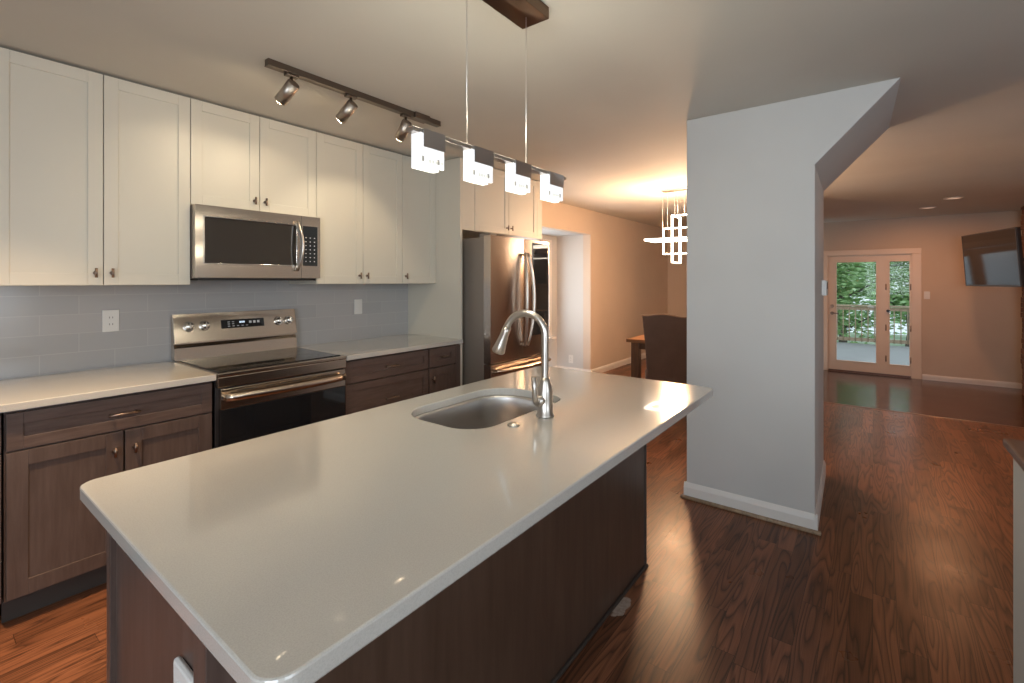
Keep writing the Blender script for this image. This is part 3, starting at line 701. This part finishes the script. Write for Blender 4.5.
sm = bowl.modifiers.new('thickness', 'SOLIDIFY'); sm.thickness = .0012; sm.offset = -1
MB().lathe([(.045, 0), (.045, .003), (.038, .004), (.034, .0015), (.004, .001)], (1.42, 1.22, .6805), 28).build('drain', 'chrome', T)

# faucet
fxc, fyy = 1.424, .938
T = thing('kitchen_faucet', 'brushed nickel gooseneck pull-down faucet beside the island sink', 'faucet', (fxc, fyy, CT1))
MB().lathe([(.033, 0), (.033, .006), (.029, .010), (.028, .055), (.0285, .085), (.025, .105), (.019, .125), (.016, .14)], (fxc, fyy, CT1+.0003), 30).build('body', 'nickel', T)
pts = []; r0 = .070; dirv = Vector((-.18, .98, 0)).normalized(); zc = 1.206
for k in range(7): pts.append(Vector((fxc, fyy, 1.02+(zc-1.02)*k/6)))
for k in range(1, 19):
    a = PI*k/18*.93; pts.append(Vector((fxc, fyy, zc))+dirv*(r0-r0*math.cos(a))*1.12+Vector((0, 0, r0*math.sin(a)*1.08)))
MB().tube(pts, .0132, 18).build('spout', 'nickel', T)
e = pts[-1]; dn = (pts[-1]-pts[-3]).normalized()
MB().tube([e-dn*.004, e+dn*.012, e+dn*.03, e+dn*.07, e+dn*.095, e+dn*.10], [.0155, .0165, .016, .0215, .0255, .022], 20).build('spray_head', 'nickel', T)
MB().cyl(e+dn*.1002, e+dn*.1025, .018, n=18).build('nozzle', 'dark_metal', T)
lv = Vector((-.72, .05, 0)).normalized(); sd = Vector((fxc, fyy, .975))
MB().cyl(sd, sd+lv*.050, .0185, .0175, n=20, bev=.002).tube([sd+lv*.046, sd+lv*.058+Vector((0, 0, .012)), sd+lv*.060+Vector((0, 0, .045)), sd+lv*.066+Vector((0, 0, .09))], [.014, .0105, .0085, .010], 14).build('lever', 'nickel', T)
MB().lathe([(.021, 0), (.021, .003), (.018, .005), (.013, .0055), (.012, .008), (.003, .0085)], (1.268, .962, CT1+.0003), 28).build('air_switch', 'nickel')
tag(bpy.data.objects['air_switch'], 'small round metal push button in the island top beside the faucet', 'button')

# ================================================================== CEILING TRACK LIGHT
ty = 2.255
T = thing('track_light', 'bronze ceiling track with three cylindrical spotlights aimed at the cabinets', 'track light', (1.6, ty, CEIL))
MB().box(1.06, 2.165, ty-.018, ty+.018, CEIL-.030, CEIL, bev=.002).box(1.06, 2.165, ty-.020, ty+.020, CEIL-.033, CEIL-.028, bev=.001).build('track', 'nickel_dark', T)
B(1.94, 2.06, ty-.032, ty+.032, CEIL-.036, CEIL, bev=.003).build('power_feed', 'nickel_dark', T)
def spot(x, tgt, energy):
    J = MB().box(x-.032, x+.032, ty-.016, ty+.016, CEIL-.046, CEIL-.0335, bev=.003).cyl((x, ty, CEIL-.044), (x, ty, CEIL-.08), .0075, n=10)
    J = J.build('adapter', 'nickel_dark', T)
    p = Vector((x, ty, CEIL-.092)); d = (Vector(tgt)-p).normalized(); a = p-d*.022; b = p+d*.098
    h_ = MB().cyl(a, b, .030, .031, n=26, bev=.002).cyl(p+Vector((0, 0, .02)), p, .010, n=10).build('lamp_head', 'nickel_satin', J)
    MB().cyl(b+d*.0003, b+d*.002, .0255, n=24).build('lens', 'spot_glow', h_)
    l = bpy.data.lights.new('track_spot', 'SPOT'); l.energy = energy; l.color = (1.0, .82, .56); l.spot_size = math.radians(82); l.spot_blend = .5; l.shadow_soft_size = .03
    o = bpy.data.objects.new('track_spot', l); COL.objects.link(o); o.location = b+d*.012; o.rotation_euler = d.to_track_quat('-Z', 'Y').to_euler()
spot(1.18, (1.04, 2.955, 1.83), 3.8)
spot(1.51, (1.37, 2.955, 1.80), 4.0)
spot(1.89, (1.95, 2.955, 1.60), 9)

# ================================================================== PENDANT BAR LIGHT
def point(name, loc, e, c, r=.08):
    l = bpy.data.lights.new(name, 'POINT'); l.energy = e; l.color = c; l.shadow_soft_size = r
    o = bpy.data.objects.new(name, l); COL.objects.link(o); o.location = loc; return o
py = 1.04; pz1 = 1.835
T = thing('pendant_light', 'linear pendant with four square glowing glass shades over the island', 'pendant light', (1.30, py, CEIL))
B(1.085, 1.512, py-.062, py+.062, CEIL-.045, CEIL, bev=.001).build('canopy', 'bronze', T)
for x in (1.122, 1.449): MB().cyl((x, py, pz1), (x, py, CEIL-.04), .0014, n=6).build('suspension_wire', 'wire', T)
B(.885, 1.718, py-.016, py+.016, pz1-.012, pz1+.001, bev=.001).build('bar', 'nickel', T)
t = NT('pattern_grey'); t.set(color=(.5, .5, .46), em=(.9, .9, .8), ems=.35, rough=.4)
t = NT('bulb_mark'); t.set(color=(.45, .42, .36), rough=.4)
for x0, x1 in ((.906, 1.004), (1.123, 1.232), (1.344, 1.453), (1.570, 1.687)):
    y0, y1 = py-.018, py+.018; xs = x0+.014
    sh = MB().box(x0, x1-.012, y0+.010, y1, pz1-.110, pz1-.004, bev=.002).box(xs-.012, x1, y0, y0+.009, pz1-.104, pz1-.01, bev=.002).build('shade', 'pendant_glow', T)
    MB().box(xs, x1+.0015, y0-.0025, y0-.0005, pz1-.050, pz1).box(xs, x1+.0015, y1+.0005, y1+.0025, pz1-.050, pz1).box(xs, x1+.0015, y0-.0025, y1+.0025, pz1, pz1+.002).build('shade_cap', 'chrome', sh)
    for u in (.012, x1-x0-.026): B(x0+u-.003, x0+u+.003, y0-.0025, y0-.0002, pz1-.092, pz1-.078).build('clip', 'bulb_mark', sh)
    for k in range(5): B(xs+.022+k*.012, xs+.030+k*.012, y0-.001, y0-.0002, pz1-.093+.001*k, pz1-.083).build('etched_mark', 'pattern_grey', sh)
    point('pendant_lamp', ((x0+x1)/2, py, pz1-.17), 1.4, (.98, .90, .70), .04)
    point('pendant_ceiling_fill', ((x0+x1)/2, py, pz1+.09), 1.25, (.98, .92, .74), .05)  # extra lamp above each shade, added to brighten the ceiling

# ================================================================== DINING CORNER
cx, cy = 5.32, 1.45
T = thing('chandelier', 'modern chandelier of interlocking glowing rectangular frames over the dining table', 'chandelier', (cx, cy, CEIL))
B(cx-.06, cx+.06, 1.05, 1.90, CEIL-.03, CEIL-.0005, bev=.002).build('canopy', 'nickel', T)
def frame(a, b, c, d, plane, at, w=.011, dep=.022):
    m = MB()
    for (p, q, r, s_) in ((a, b, c, c+w), (a, b, d-w, d), (a, a+w, c+w, d-w), (b-w, b, c+w, d-w)):
        if plane == 'YZ': m.box(at-dep/2, at+dep/2, p, q, r, s_, bev=.002)
        elif plane == 'XZ': m.box(p, q, at-dep/2, at+dep/2, r, s_, bev=.002)
        else: m.box(p, q, r, s_, at-dep/2, at+dep/2, bev=.002)
    return m
frame(1.03, 1.90, 1.700, 2.000, 'YZ', cx).build('light_frame', 'chandelier_glow', T)
frame(cx-.14, cx+.14, 1.60, 2.125, 'XZ', 1.75).build('light_frame', 'chandelier_glow', T)
frame(cx-.16, cx+.16, .95, 2.06, 'XY', 1.865, w=.03, dep=.02).build('light_frame', 'chandelier_glow', T)
frame(cx-.14, cx+.14, 1.60, 2.125, 'XZ', 1.16).build('light_frame', 'chandelier_glow', T)
B(cx-.03, cx+.03, 1.62, 1.74, 2.13, 2.138).build('top_plate', 'chandelier_glow', T)
for x_, y_, z_ in ((cx, 1.85, 2.0), (cx-.05, 1.75, 2.12), (cx+.05, 1.75, 2.12), (cx, 1.08, 2.0), (cx-.05, 1.885, 2.0), (cx, 1.66, 2.138)):
    MB().cyl((x_, y_, z_), (x_, y_, CEIL-.03), .0012, n=5).build('suspension_wire', 'wire', T)
point('chandelier_lamp', (cx, 1.70, 2.19), 15, (1.0, .76, .50), .1)
point('chandelier_lamp', (cx, 1.78, 1.80), 85, (1.0, .55, .27), .1)

T = thing('dining_table', 'brown wooden dining table with square legs behind the upholstered chair', 'table', (5.45, 1.50, 0))
tx0, tx1, ty0, ty1 = 4.92, 5.95, .85, 2.17
mb = MB()
for k in range(6): mb.box(tx0+(tx1-tx0)*k/6+.0005, tx0+(tx1-tx0)*(k+1)/6-.0005, ty0, ty1, .725, .762, bev=.002)
mb.build('tabletop', 'table_wood', T)
mb = MB().box(tx0+.07, tx0+.095, ty0+.1, ty1-.1, .65, .725).box(tx1-.095, tx1-.07, ty0+.1, ty1-.1, .65, .725).box(tx0+.1, tx1-.1, ty0+.07, ty0+.095, .65, .725).box(tx0+.1, tx1-.1, ty1-.095, ty1-.07, .65, .725)
mb.build('apron', 'table_leg_wood', T)
for x in (tx0+.04, tx1-.125):
    for y in (ty0+.04, ty1-.125): B(x, x+.085, y, y+.085, 0, .725, bev=.004).build('leg', 'table_leg_wood', T)

T = thing('dining_chair', 'brown upholstered dining chair with arched high back at the dining table', 'chair', (4.95, 1.68, 0))
yc = 1.655; w = .232
def back_poly(z0, z1):
    P_ = []
    n = 16
    for k in range(n+1):
        u = -1+2*k/n; P_.append((yc+u*w, z1-.026+.026*(0.5+0.5*math.cos(PI*u))+.008*abs(u)**6))
    P_ += [(yc+w*.93, z0+.35), (yc+w*.90, z0), (yc-w*.90, z0), (yc-w*.93, z0+.35)]
    return P_
m = MB().prism(back_poly(.40, 1.065), 4.70, 4.78, 'YZ', bev=.012)
for v in m.bm.verts: v.co.x += (1.09-v.co.z)*.12-.04      # rake
m.build('backrest', 'chair_fabric', T)
bp = [(p[0], p[1]) for p in back_poly(.40, 1.065)[:17]]
m = MB().tube([(4.70+(1.09-b)*.12-.04+.004, a, b+.001) for a, b in bp], .006, 8).build('welt', 'chair_welt', T)
MB().box(4.74, 5.20, yc-.235, yc+.235, .36, .49, bev=.03, seg=3).build('seat', 'chair_fabric', T)
for x, y in ((4.76, yc-.20), (4.76, yc+.20), (5.16, yc-.20), (5.16, yc+.20)):
    MB().cyl((x, y, 0), (x, y, .37), .016, .024, n=4).build('leg', 'table_leg_wood', T)

# ================================================================== LIVING ROOM
tc = Vector((8.62, -1.19, 1.683)); yaw = -2.865; til = -.069
n_ = Vector((math.cos(yaw), math.sin(yaw), 0)); up = Vector((0, 0, 1)); fw = up.cross(n_); up2 = up*math.cos(til)+fw*math.sin(til); nrm = n_.cross(up2)
TM = Matrix.Translation(tc) @ Matrix((n_, up2, nrm)).transposed().to_4x4()
T = thing('television', 'black flat television on a swing-out wall mount at the brick chimney', 'television', tuple(tc))
Wt, Ht = 1.23, .71
MB().box(-Wt/2, Wt/2, -Ht/2, Ht/2, -.045, -.004, bev=.006, mat=TM).build('housing', 'black_plastic', T)
bz = MB()
for a in ((-Wt/2, Wt/2, Ht/2-.012, Ht/2), (-Wt/2, Wt/2, -Ht/2, -Ht/2+.020), (-Wt/2, -Wt/2+.012, -Ht/2+.02, Ht/2-.012), (Wt/2-.012, Wt/2, -Ht/2+.02, Ht/2-.012)): bz.box(*a, -.004, .003, bev=.001, mat=TM)
bz.build('bezel', 'black_plastic', T)
MB().box(-Wt/2+.01, Wt/2-.01, -Ht/2+.018, Ht/2-.01, -.004, 0, mat=TM).build('screen', 'tv_screen', T)
MB().box(-.16, .16, -.14, .14, -.075, -.045, mat=TM).build('mount_plate', 'dark_metal', T)
q0 = TM @ Vector((0, 0, -.07)); MB().tube([q0, Vector((8.95, -1.45, 1.68)), Vector((8.75, -1.64, 1.68))], .022, 8).build('mount_arm', 'dark_metal', T)
MB().box(8.62, 8.88, -1.652, -1.638, 1.55, 1.81).build('mount_bracket', 'dark_metal', T)
# brick chimney breast with uneven courses
bm_ = MB(); r = random.Random(4); z = LOW; k = 0
while z < CEIL-.01:
    h = min(.072, CEIL-z); off = r.uniform(-.012, .012)
    bm_.box(7.5, 9.62+off, YR+.001, -1.655+off*.6, z, z+h-.006, bev=.004); bm_.box(7.505, 9.60, YR+.001, -1.668, z+h-.008, z+h); z += h
struct('wall_chimney', bm_, 'brick_wall')
def can(x, y, label, power=9.5, color=(1.0, .46, .22)):
    T = thing('recessed_light', label, 'ceiling light', (x, y, CEIL), 'recessed lights in the living room ceiling')
    MB().lathe([(.095, 0), (.095, -.006), (.075, -.009), (.072, -.002), (.072, 0)], (x, y, CEIL-.0005), 30).build('trim_ring', 'trim_paint', T)
    MB().cyl((x, y, CEIL-.0045), (x, y, CEIL-.0015), .071, n=28).build('lens', 'can_glow', T)
    l = bpy.data.lights.new('recessed_lamp', 'AREA'); l.shape = 'DISK'; l.size = .13; l.energy = power; l.color = color; l.spread = math.radians(180 if power < 10 else 85)
    o = bpy.data.objects.new('recessed_lamp', l); COL.objects.link(o); o.location = (x, y, CEIL-.012); return T
can(8.06, -.80, 'round recessed ceiling light nearer the camera')
can(8.90, -.62, 'round recessed ceiling light nearer the patio doors')
T = can(.25, 2.28, 'unseen round recessed ceiling light over the kitchen aisle by the left cabinets', 10.5, (1.0, .70, .42))  # lamp outside the view, added to light the aisle warmly
T['group'] = 'unseen recessed lights in the kitchen ceiling'
# thermostat on the wall end
T = thing('thermostat', 'small white thermostat on the narrow side of the wall end', 'thermostat', (3.93, CY0+.022, 1.35))
B(3.86, 3.99, CY0-.006, CY0+.024, 1.30, 1.405, bev=.004).build('housing', 'plastic_white', T)
B(3.89, 3.96, CY0-.008, CY0-.006, 1.345, 1.39).build('display', 'outlet_slot', T)

# half wall at the right with a wooden cap
T = thing('half_wall_cabinet', 'white low partition with brown wooden cap at the right edge', 'partition', (1.2, -.6, 0))
B(.2, 1.905, -.90, -.312, 0, .925, bev=.002).build('panel', 'wall_paint', T)
B(.18, 1.940, -.93, -.296, .925, .950, bev=.006).build('wooden_cap', 'cap_wood', T)
